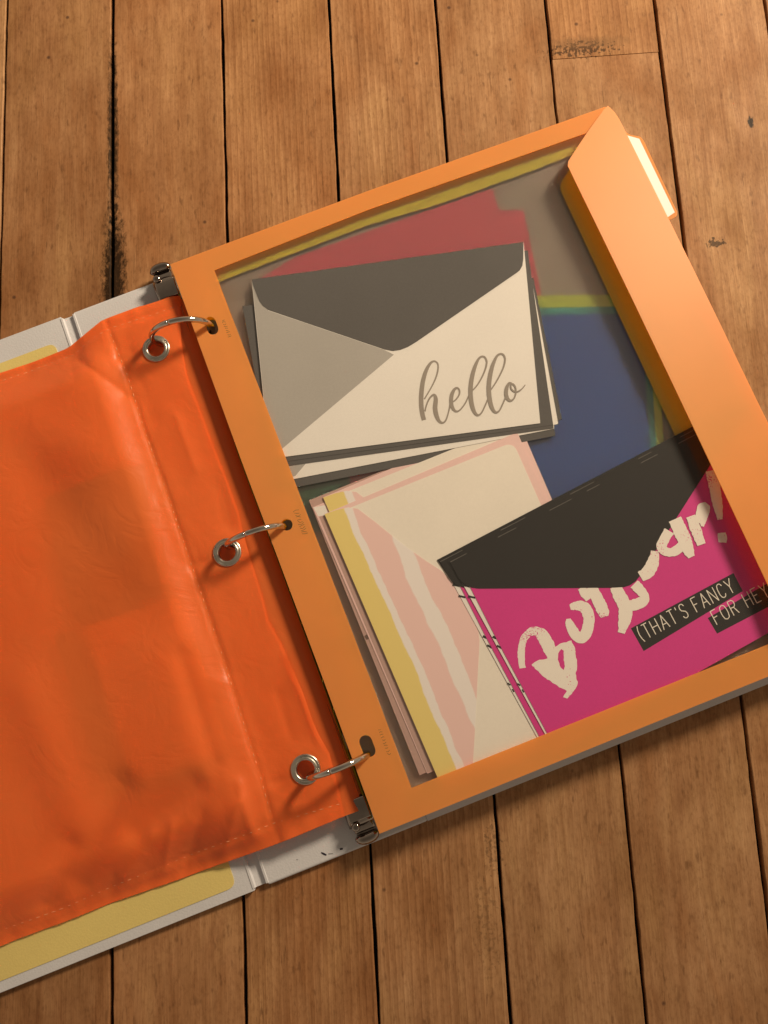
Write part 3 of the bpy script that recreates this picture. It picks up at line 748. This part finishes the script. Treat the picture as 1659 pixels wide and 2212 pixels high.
# ------------------------------------------------------------------ bonjour stack
zc = zp + 2.4 * mk + .4 * mk
def bon_unit(dx, dy, zt, label_env, label_card, full):
    o_ = lambda x, y: cBon(x + dx, y + dy)
    env = thing('black_flap_envelope', W(*o_(900, 700), zt - .55 * mk), label_env, 'envelope', None)
    sheet('body', P2(o_, [(176, 704), (1520, -30), (2000, 830), (660, 1587)]), zt - .30 * mk, .26 * mk, M['white'], env)
    sheet('liner', P2(o_, [(150, 684), (1530, -36), (1560, 20), (1460, 260), (230, 800)]), zt - .22 * mk, .06 * mk, M['black'], env)
    ticks = [[(224, 800, 9), (256, 806, 9)], [(252, 852, 9), (284, 860, 9)], [(366, 1042, 11), (384, 1050, 11)], [(386, 1084, 9), (408, 1096, 9)], [(482, 1262, 7), (496, 1272, 7)], [(504, 1290, 6), (512, 1304, 6)]]
    for q in ticks: ribbons('tick_mark', [q], o_, zt - .19 * mk, M['tick'], env)
    # white dashes worn along the fold
    rnd = random.Random(3 if full else 5); st = []; x = 165
    while x < 1380:
        L = rnd.uniform(60, 130)
        st.append([(x, 690 - (x - 165) * .5195, 1.9), (x + L, 690 - (x + L - 165) * .5195, 1.4)]); x += L + rnd.uniform(60, 220)
    card = thing('bonjour_card', W(*o_(900, 900), zt), label_card, 'card')
    sheet('body', P2(o_, [(198, 710), (262, 812), (386, 1056), (509, 1286), (623, 1497), (668, 1583), (2020, 822), (1545, -10)]), zt + .10 * mk, .26 * mk, M['magenta'], card, )
    fl = sheet('flap', P2(o_, [(165, 689), (1540, -25), (1500, 60), (1380, 248), (1066, 742), (1055, 760), (1038, 782), (1012, 800), (982, 809), (940, 812), (300, 816), (270, 812), (245, 803), (222, 786), (205, 765), (190, 735)]), zt + .42 * mk, .2 * mk, M['black'], env)
    for q in st: ribbons('worn_edge', [q], lambda x, y: o_(x + 2, y + 1.5), zt + .435 * mk, M['scuff'], fl)
    return env, card, o_
bon_unit(-46, -2, zc + .62 * mk, 'lower black flapped envelope, only its left edge showing beside the striped envelope', 'lower magenta card, a thin strip beside the card lettered Bonjour', False)
env, card, o_ = bon_unit(0, 0, zc + 1.62 * mk, 'black pointed envelope flap folded over the magenta Bonjour card', 'magenta card with white brush lettering Bonjour and black caption strips', True)
cz = zc + 1.72 * mk
def poly_print(name, loops, fn, zt, m, parent):
    return link(name, prism_mesh(name, [[W(*fn(x, y), zt) for x, y in l] for l in loops], 2e-5), m, parent)
def roughen(pts, amp, step=9):
    out = []
    for i, p in enumerate(pts):
        q = pts[(i + 1) % len(pts)]; L = math.hypot(q[0] - p[0], q[1] - p[1]); n = max(1, int(L / step))
        for k in range(n):
            t = k / n; out.append((p[0] + (q[0] - p[0]) * t + random.uniform(-amp, amp), p[1] + (q[1] - p[1]) * t + random.uniform(-amp, amp)))
    return out
lz = cz + .05 * mk
strokes = [
    [(506, 1190, 24), (500, 1130, 28), (508, 1065, 28), (532, 1028, 30), (566, 1016, 34), (598, 1034, 48), (622, 1075, 52), (640, 1120, 44), (645, 1150, 30)],       # B arch
    [(730, 905, 22), (762, 897, 36), (797, 905, 44), (817, 945, 44), (815, 990, 44), (800, 1035, 44), (772, 1048, 40), (745, 1018, 40), (726, 980, 32), (722, 958, 18)],    # o
    [(782, 812, 30), (800, 842, 34), (818, 868, 24)],                                                                              # n
    [(826, 806, 40), (850, 850, 46), (872, 895, 48), (888, 932, 44), (893, 948, 30)],
    [(940, 806, 44), (962, 850, 50), (985, 895, 52), (990, 935, 54), (982, 980, 44), (970, 1025, 26)],                                 # j
    [(985, 905, 40), (1030, 893, 44), (1068, 878, 44), (1078, 850, 36), (1050, 815, 40), (1030, 795, 40)],
    [(1128, 640, 30), (1120, 690, 46), (1098, 735, 50), (1060, 760, 40)],                                                              # o
    [(1195, 545, 40), (1172, 585, 40), (1160, 622, 40), (1185, 645, 34), (1222, 640, 36), (1255, 615, 40)],                            # u
    [(1222, 490, 50), (1240, 530, 54), (1262, 575, 54), (1280, 625, 50), (1300, 668, 26)],
    [(1296, 476, 34), (1312, 520, 42), (1328, 560, 40), (1346, 610, 34)],                                                              # r
    [(1326, 505, 22), (1345, 460, 40), (1358, 440, 50), (1356, 485, 30), (1350, 525, 12)],
    [(1394, 262, 46), (1403, 310, 46), (1414, 370, 42), (1424, 430, 36), (1434, 492, 20)],                                             # !
]
strokes = [[(x, y, w_ * 1.2) for x, y, w_ in st] for st in strokes]
ribbons('brush_lettering', strokes, o_, lz, BRUSH, card, 9, rough=3.0)
poly_print('brush_lettering', [roughen([(548, 1172), (585, 1150), (620, 1146), (642, 1120), (660, 1088), (700, 1070), (735, 1062), (752, 1090), (757, 1130), (764, 1170), (757, 1215), (766, 1265), (750, 1295), (715, 1333), (698, 1328), (714, 1296), (670, 1275), (600, 1225)], 2.2),
            roughen([(674, 1122), (688, 1100), (700, 1108), (700, 1150), (706, 1182), (699, 1198), (684, 1186), (673, 1150)], 1.2)], o_, lz - .01 * mk, BRUSH, card)
poly_print('brush_lettering', [roughen([(1422, 556), (1460, 552), (1468, 590), (1462, 600), (1428, 598)], 2)], o_, lz, BRUSH, card)
strip1 = poly_print('caption_strip', [[(1015, 1003), (1497, 743), (1541, 828), (1075, 1110)]], o_, cz + .03 * mk, M['box'], card)
strip2 = poly_print('caption_strip', [[(1376, 955), (1690, 772), (1745, 858), (1420, 1028)]], o_, cz + .045 * mk, M['box'], card)
GL = {  # stroke letters on a 0..1 cell, y up
    'T': [[(0, 1), (1, 1)], [(.5, 1), (.5, 0)]], 'H': [[(0, 1), (0, 0)], [(1, 1), (1, 0)], [(0, .5), (1, .5)]],
    'A': [[(0, 0), (.5, 1), (1, 0)], [(.18, .34), (.82, .34)]], "'": [[(.5, 1), (.5, .8)]],
    'S': [[(.95, .8), (.8, .96), (.5, 1), (.18, .95), (.05, .75), (.2, .57), (.5, .5), (.82, .42), (.97, .22), (.8, .04), (.5, 0), (.2, .04), (.03, .2)]],
    'F': [[(0, 0), (0, 1), (1, 1)], [(0, .52), (.8, .52)]], 'N': [[(0, 0), (0, 1), (1, 0), (1, 1)]],
    'C': [[(.97, .78), (.8, .95), (.5, 1), (.2, .93), (.05, .7), (.03, .3), (.2, .07), (.5, 0), (.8, .05), (.97, .22)]],
    'Y': [[(0, 1), (.5, .48), (1, 1)], [(.5, .48), (.5, 0)]], 'O': [[(.5, 1), (.15, .92), (.02, .65), (.02, .35), (.15, .08), (.5, 0), (.85, .08), (.98, .35), (.98, .65), (.85, .92), (.5, 1)]],
    'R': [[(0, 0), (0, 1), (.7, 1), (.95, .88), (.95, .64), (.7, .52), (0, .52)], [(.55, .52), (1, 0)]], 'E': [[(1, 1), (0, 1), (0, 0), (1, 0)], [(0, .52), (.8, .52)]],
    '(': [[(.9, 1.08), (.45, .8), (.3, .5), (.45, .2), (.9, -.08)]], ')': [[(.1, 1.08), (.55, .8), (.7, .5), (.55, .2), (.1, -.08)]]}
def caption(text, ox, oy, ang, hgt, adv, parent, zt):
    ca, sa = math.cos(ang), math.sin(ang); st = []; cur = 0
    for ch, wch in text:
        if ch in GL:
            for s in GL[ch]:
                q = []
                for x, y in s:
                    X = cur + x * wch; Y = -y * hgt
                    q.append((ox + X * ca - Y * sa, oy + X * sa + Y * ca, 4.2))
                for i in range(len(q) - 1): st.append([q[i], q[i + 1]])
        cur += wch + adv
    ribbons('caption', st, o_, zt, M['cream'], parent, 1)
ang = math.atan2(745 - 1003, 1495 - 1015)
caption([('(', 14), ('T', 28), ('H', 29), ('A', 32), ('T', 28), ("'", 2), ('S', 26), (' ', 10), ('F', 24), ('A', 32), ('N', 30), ('C', 28), ('Y', 30)], 1068, 1066, ang, 70, 15.5, strip1, cz + .05 * mk)
caption([('F', 25), ('O', 32), ('R', 28), (' ', 14), ('H', 29), ('E', 25), ('Y', 30), (')', 14)], 1420, 986, math.radians(-28.5), 70, 17, strip2, cz + .065 * mk)

# ------------------------------------------------------------------ orange pencil pouch
pouch = thing('pencil_pouch', UV(-120 * mm, PH / 2, 3.5 * mm), 'bright orange vinyl zipper pouch clipped in the rings by three grommets', 'pouch')
ZE = 10 * mm
def pl(pts, z=ZE): return [Vector(ab(W(x, y, z))) for x, y in pts]
topE = pl([(-420, 936), (-120, 830), (0, 792), (90, 762), (143, 746), (180, 722), (221, 694), (300, 665), (388, 634)])
botE = pl([(-420, 2218), (-120, 2096), (0, 2049), (31, 2036), (130, 2000), (234, 1958), (385, 1906), (520, 1854), (640, 1806), (743.6, 1763)])
rightE = pl([(388, 634), (389, 673), (392, 740), (403, 808), (428, 872), (464, 970), (490.6, 1037), (516, 1107), (523, 1141), (541, 1205), (570, 1298), (580, 1340), (611, 1396), (653.6, 1493), (676, 1557), (688, 1585), (712, 1627), (732, 1706), (743.6, 1763)], 12 * mm)
backR = pl([(398, 641), (455, 800), (514, 985), (600, 1215), (698, 1483), (790, 1746)], 11 * mm)
stitchV = pl([(241, 724), (277, 812), (316, 936), (356, 1046), (420.6, 1236), (460, 1351), (490.6, 1440), (507, 1493), (564, 1672), (590.6, 1774)])
stitchT = pl([(-300, 912), (0, 813), (126, 771), (154, 766), (204, 731), (246, 710), (330, 684), (386, 663)])
stitchB = pl([(735, 1735), (660, 1757), (593, 1776.6), (437, 1839), (255, 1912), (114, 1974), (0, 2013), (-300, 2130)])
def along(P, t):
    L = [0]
    for i in range(1, len(P)): L.append(L[-1] + (P[i] - P[i - 1]).length)
    t *= L[-1]; i = 0
    while i < len(P) - 2 and L[i + 1] < t: i += 1
    return P[i].lerp(P[i + 1], max(0, min(1, (t - L[i]) / (L[i + 1] - L[i]))))
def sm(x, a, b):
    t = max(0, min(1, (x - a) / (b - a))); return t * t * (3 - 2 * t)
def yat(P, b):         # a coordinate of a roughly vertical polyline at b
    if b <= P[0].y: return P[0].x
    for i in range(len(P) - 1):
        if P[i].y <= b <= P[i + 1].y: return P[i].x + (P[i + 1].x - P[i].x) * (b - P[i].y) / (P[i + 1].y - P[i].y)
    return P[-1].x
def bat(P, a):         # b coordinate of a roughly horizontal polyline at a
    Q = sorted(P, key=lambda p: p.x)
    if a <= Q[0].x: return Q[0].y
    for i in range(len(Q) - 1):
        if Q[i].x <= a <= Q[i + 1].x: return Q[i].y + (Q[i + 1].y - Q[i].y) * (a - Q[i].x) / (Q[i + 1].x - Q[i].x)
    return Q[-1].y
def zback(a, b):
    a_ = a / mm
    z = 3.75 + 7.6 * sm(a_, -84, -34)
    z -= 2.2 * sm(a_, -6.5, -1.0)
    for g in GROM:
        z -= 3.5 * (1 - sm(math.hypot(a - g[0], b - g[1]) / mm, 4.5, 9))
    return z * mm
def seg(p, a, b):
    d = b - a; t = max(0, min(1, (p - a).dot(d) / d.dot(d))); return (p - a - d * t).length, t
bumps = [  # (photo x1,y1, x2,y2, width px, height mm): folds and dents
    (165, 775, 270, 850, 20, -1.3), (215, 715, 250, 790, 20, .3), (262, 745, 330, 900, 24, -.5),
    (250, 772, 315, 762, 9, -1.1), (412, 1224, 470, 1200, 9, -1.2), (588, 1692, 640, 1672, 9, -1.0),
    (300, 1800, 420, 1700, 30, -2.0), (160, 1900, 260, 1700, 34, -2.2), (260, 1905, 330, 1800, 20, 1.4), (90, 1960, 150, 1830, 26, -1.8), (390, 1880, 440, 1760, 22, -1.6), (345, 1890, 375, 1780, 15, 1.1),
    (480, 1850, 520, 1730, 20, 1.3), (545, 1800, 520, 1690, 16, 1.6), (560, 1830, 600, 1790, 8, -.7), (205, 1990, 240, 1900, 12, -.8), (640, 1800, 660, 1770, 7, .6), (400, 1905, 405, 1880, 7, .6),
    (480, 1480, 560, 1700, 26, 1.3), (400, 1420, 470, 1640, 24, -1.3), (620, 1420, 690, 1610, 14, .9), (600, 1500, 630, 1600, 18, -.7), (470, 1050, 500, 1160, 16, -.7), (380, 900, 420, 1010, 18, .6),
    (100, 1040, 320, 1340, 60, -1.0), (40, 900, 220, 1000, 60, 1.0), (60, 1500, 160, 1750, 50, 1.2), (396, 690, 408, 800, 8, -.6)]
BP = [(pl([(x1, y1)], 13 * mm)[0], pl([(x2, y2)], 13 * mm)[0], wpx * .205 * mm, h * mm) for x1, y1, x2, y2, wpx, h in bumps]
GROM = [ab(W(337.4, 753, 13 * mm)), ab(W(490.6, 1193, 13 * mm)), ab(W(660, 1662, 13 * mm))]
def zfront(a, b):
    base = zback(a, b)
    sv = yat(stitchV, b); dl = (sv - a) / mm            # mm left of the stitch line
    dtop = (b - bat(topE, a)) / mm; dbot = (bat(botE, a) - b) / mm
    edge = min(dtop, dbot)
    top = 12.2 + 4.6 * sm(dl, -1.0, 15) - 3.6 * sm(dl, 17, 62)      # height of the filled body
    keep = sm(edge, 3.0, 24) * .85 + .15 * sm(edge, 1.5, 7)
    z = base + .8 * mm; z += max(0.0, top * mm - z) * keep
    p = Vector((a, b))
    k = sm(edge, 1.0, 9)
    for q1, q2, wd_, h in BP:
        d, t = seg(p, q1, q2)
        if d < wd_ * 2.6: z += h * (math.exp(-(d / wd_) ** 2) if wd_ > 4.7 * mm else math.exp(-1.3 * d / wd_)) * (.25 + .75 * k)
    z += .7 * mm * noise.noise((a * 24, b * 15, 3.1)) * sm(dl, 2, 20) * k + .10 * mm * noise.noise((a * 70, b * 45, 8.1)) * k
    pk_ = math.exp(-(dl / 4.5) ** 2) + math.exp(-((b - bat(stitchB, a)) / mm / 5) ** 2) + .7 * math.exp(-((b - bat(stitchT, a)) / mm / 4) ** 2)
    z += .22 * mm * pk_ * noise.ridged_multi_fractal((a * 150, b * 150, 2.2), .8, 2.1, 3, .9, 1.8) * .5
    dst = min(abs(dl), abs(b - bat(stitchT, a)) / mm, abs(b - bat(stitchB, a)) / mm)
    z -= .55 * mm * math.exp(-(dst / 1.1) ** 2)
    # puckered seams
    if edge < 9: z += .55 * mm * noise.noise((a * 160, b * 60, 5.5)) * (1 - edge / 9 * .5)
    z += .30 * mm * sm(-dl, 3, 9) * noise.noise((a * 90, b * 55, 1.2))
    # pressed down round the grommets
    for g in GROM:
        dg = math.hypot(a - g[0], b - g[1]) / mm
        f_ = 1 - sm(dg, 6.5, 14); z = z * (1 - f_) + (12.7 * mm) * f_
    return max(z, base + .35 * mm)
def coons(s, t, L_, R_, T_, B_):
    l, r, tp, bt = along(L_, t), along(R_, t), along(T_, s), along(B_, s)
    return (l * (1 - s) + r * s) + (tp * (1 - t) + bt * t) - (T_[0] * (1 - s) * (1 - t) + T_[-1] * s * (1 - t) + B_[0] * (1 - s) * t + B_[-1] * s * t)
leftE = [topE[0], botE[0]]
def panel(name, R_, T_, B_, zf, nu, nv, holes, th):
    v, f = [], []
    for j in range(nv + 1):
        for i in range(nu + 1):
            q = coons(i / nu, j / nv, leftE, R_, T_, B_)
            for g in holes:                                   # open the mesh round the grommets
                d = Vector((q.x - g[0], q.y - g[1]))
            v.append((q.x, q.y))
    P3 = [UV(a, b, zf(a, b)) for a, b in v]
    for j in range(nv):
        for i in range(nu):
            ids = (j * (nu + 1) + i, j * (nu + 1) + i + 1, (j + 1) * (nu + 1) + i + 1, (j + 1) * (nu + 1) + i)
            cxy = (sum(v[k][0] for k in ids) / 4, sum(v[k][1] for k in ids) / 4)
            if any(math.hypot(cxy[0] - g[0], cxy[1] - g[1]) < 4.6 * mm for g in holes): continue
            f.append(ids)
    me = mesh(name, P3, f, True)
    o = link(name, me, M['pouch'], pouch)
    if th:
        so = o.modifiers.new('thick', 'SOLIDIFY'); so.thickness = th; so.offset = -1
    return o
panel('front_panel', rightE, topE, botE, zfront, 200, 180, GROM, 0)
bt2 = topE[:-1] + [backR[0]]; bb2 = botE[:-1] + [pl([(743, 1763)], 11 * mm)[0], backR[-1]]
panel('back_panel', backR, bt2, bb2, zback, 60, 60, [], 0)
def dashes(name, P, step, ln):
    v, f = [], []
    L = sum((P[i + 1] - P[i]).length for i in range(len(P) - 1)); n = int(L / step)
    rnd = random.Random(11)
    for i in range(n):
        t0 = i * step / L; t1 = t0 + ln * rnd.uniform(.6, 1.1) / L
        p, q = along(P, t0), along(P, min(1, t1)); d = (q - p)
        if d.length < 1e-6: continue
        d.normalize(); nn = Vector((-d.y, d.x)) * .2 * mm
        base = len(v)
        for s_, e in ((p, .02), ((p + q) / 2, .32), (q, .02)):
            for kx, kz in ((-1, 0), (0, 1), (1, 0)):
                w2 = s_ + nn * kx; v.append(UV(w2.x, w2.y, zfront(s_.x, s_.y) + (e * kz - .03) * mm))
        for r_ in range(2):
            for c_ in range(2):
                a0 = base + r_ * 3 + c_; f.append((a0, a0 + 1, a0 + 4, a0 + 3))
    o = link(name, mesh(name, v, f, True), M['thread'], pouch); o['kind'] = 'stuff'
    return o
for P in (stitchV, stitchT, stitchB): dashes('stitching', P, 3.6 * mm, 2.0 * mm)
def grommet(c):
    v, f = [], []
    prof = [(3.9, -1.6), (3.9, .2), (4.15, .75), (4.65, 1.0), (5.15, .85), (5.45, .55), (5.7, .72), (6.15, .75), (6.55, .45), (6.65, -.25), (5.6, -.3)]
    n = 40
    for i in range(n):
        t = 2 * math.pi * i / n
        for r, z in prof: v.append(UV(c[0] + r * mm * math.cos(t), c[1] + r * mm * math.sin(t), (12.75 + z) * mm))
    k = len(prof)
    for i in range(n):
        for j in range(k - 1): f.append((i * k + j, i * k + j + 1, ((i + 1) % n) * k + j + 1, ((i + 1) % n) * k + j))
    return link('grommet', mesh('grommet', v, f, True), M['nickel'], pouch)
for g in GROM: grommet(g)
# things inside the pouch
def inside(name, px, m, label, cat):
    """soft flat thing lying just under the vinyl, following its bulge"""
    q = pl(px, 13 * mm); n = 16; v, f = [], []
    for j in range(n + 1):
        for i in range(n + 1):
            s_, t_ = i / n, j / n
            p = (q[0] * (1 - s_) + q[1] * s_) * (1 - t_) + (q[3] * (1 - s_) + q[2] * s_) * t_
            v.append(UV(p.x, p.y, zfront(p.x, p.y) - 1.3 * mm))
    for j in range(n):
        for i in range(n): f.append((j * (n + 1) + i, j * (n + 1) + i + 1, (j + 1) * (n + 1) + i + 1, (j + 1) * (n + 1) + i))
    o = link(name, mesh(name, v, f, True), m)
    so = o.modifiers.new('thick', 'SOLIDIFY'); so.thickness = .6 * mm; so.offset = -1
    return tag(o, label, cat)
inside('notepad', [(172, 1356), (395, 1285), (500, 1630), (285, 1700)], M['notepad'], 'pale notepad glimpsed through the orange vinyl of the pouch', 'notepad')
inside('cloth_case', [(92, 1075), (310, 1000), (350, 1284), (160, 1345)], M['darkcase'], 'dark flat cloth case glimpsed through the orange vinyl above the notepad', 'case')
inside('dark_strip', [(116, 1372), (160, 1360), (272, 1705), (228, 1722)], M['darkcase'], 'narrow dark strip glimpsed through the vinyl along the side of the notepad', 'strip')
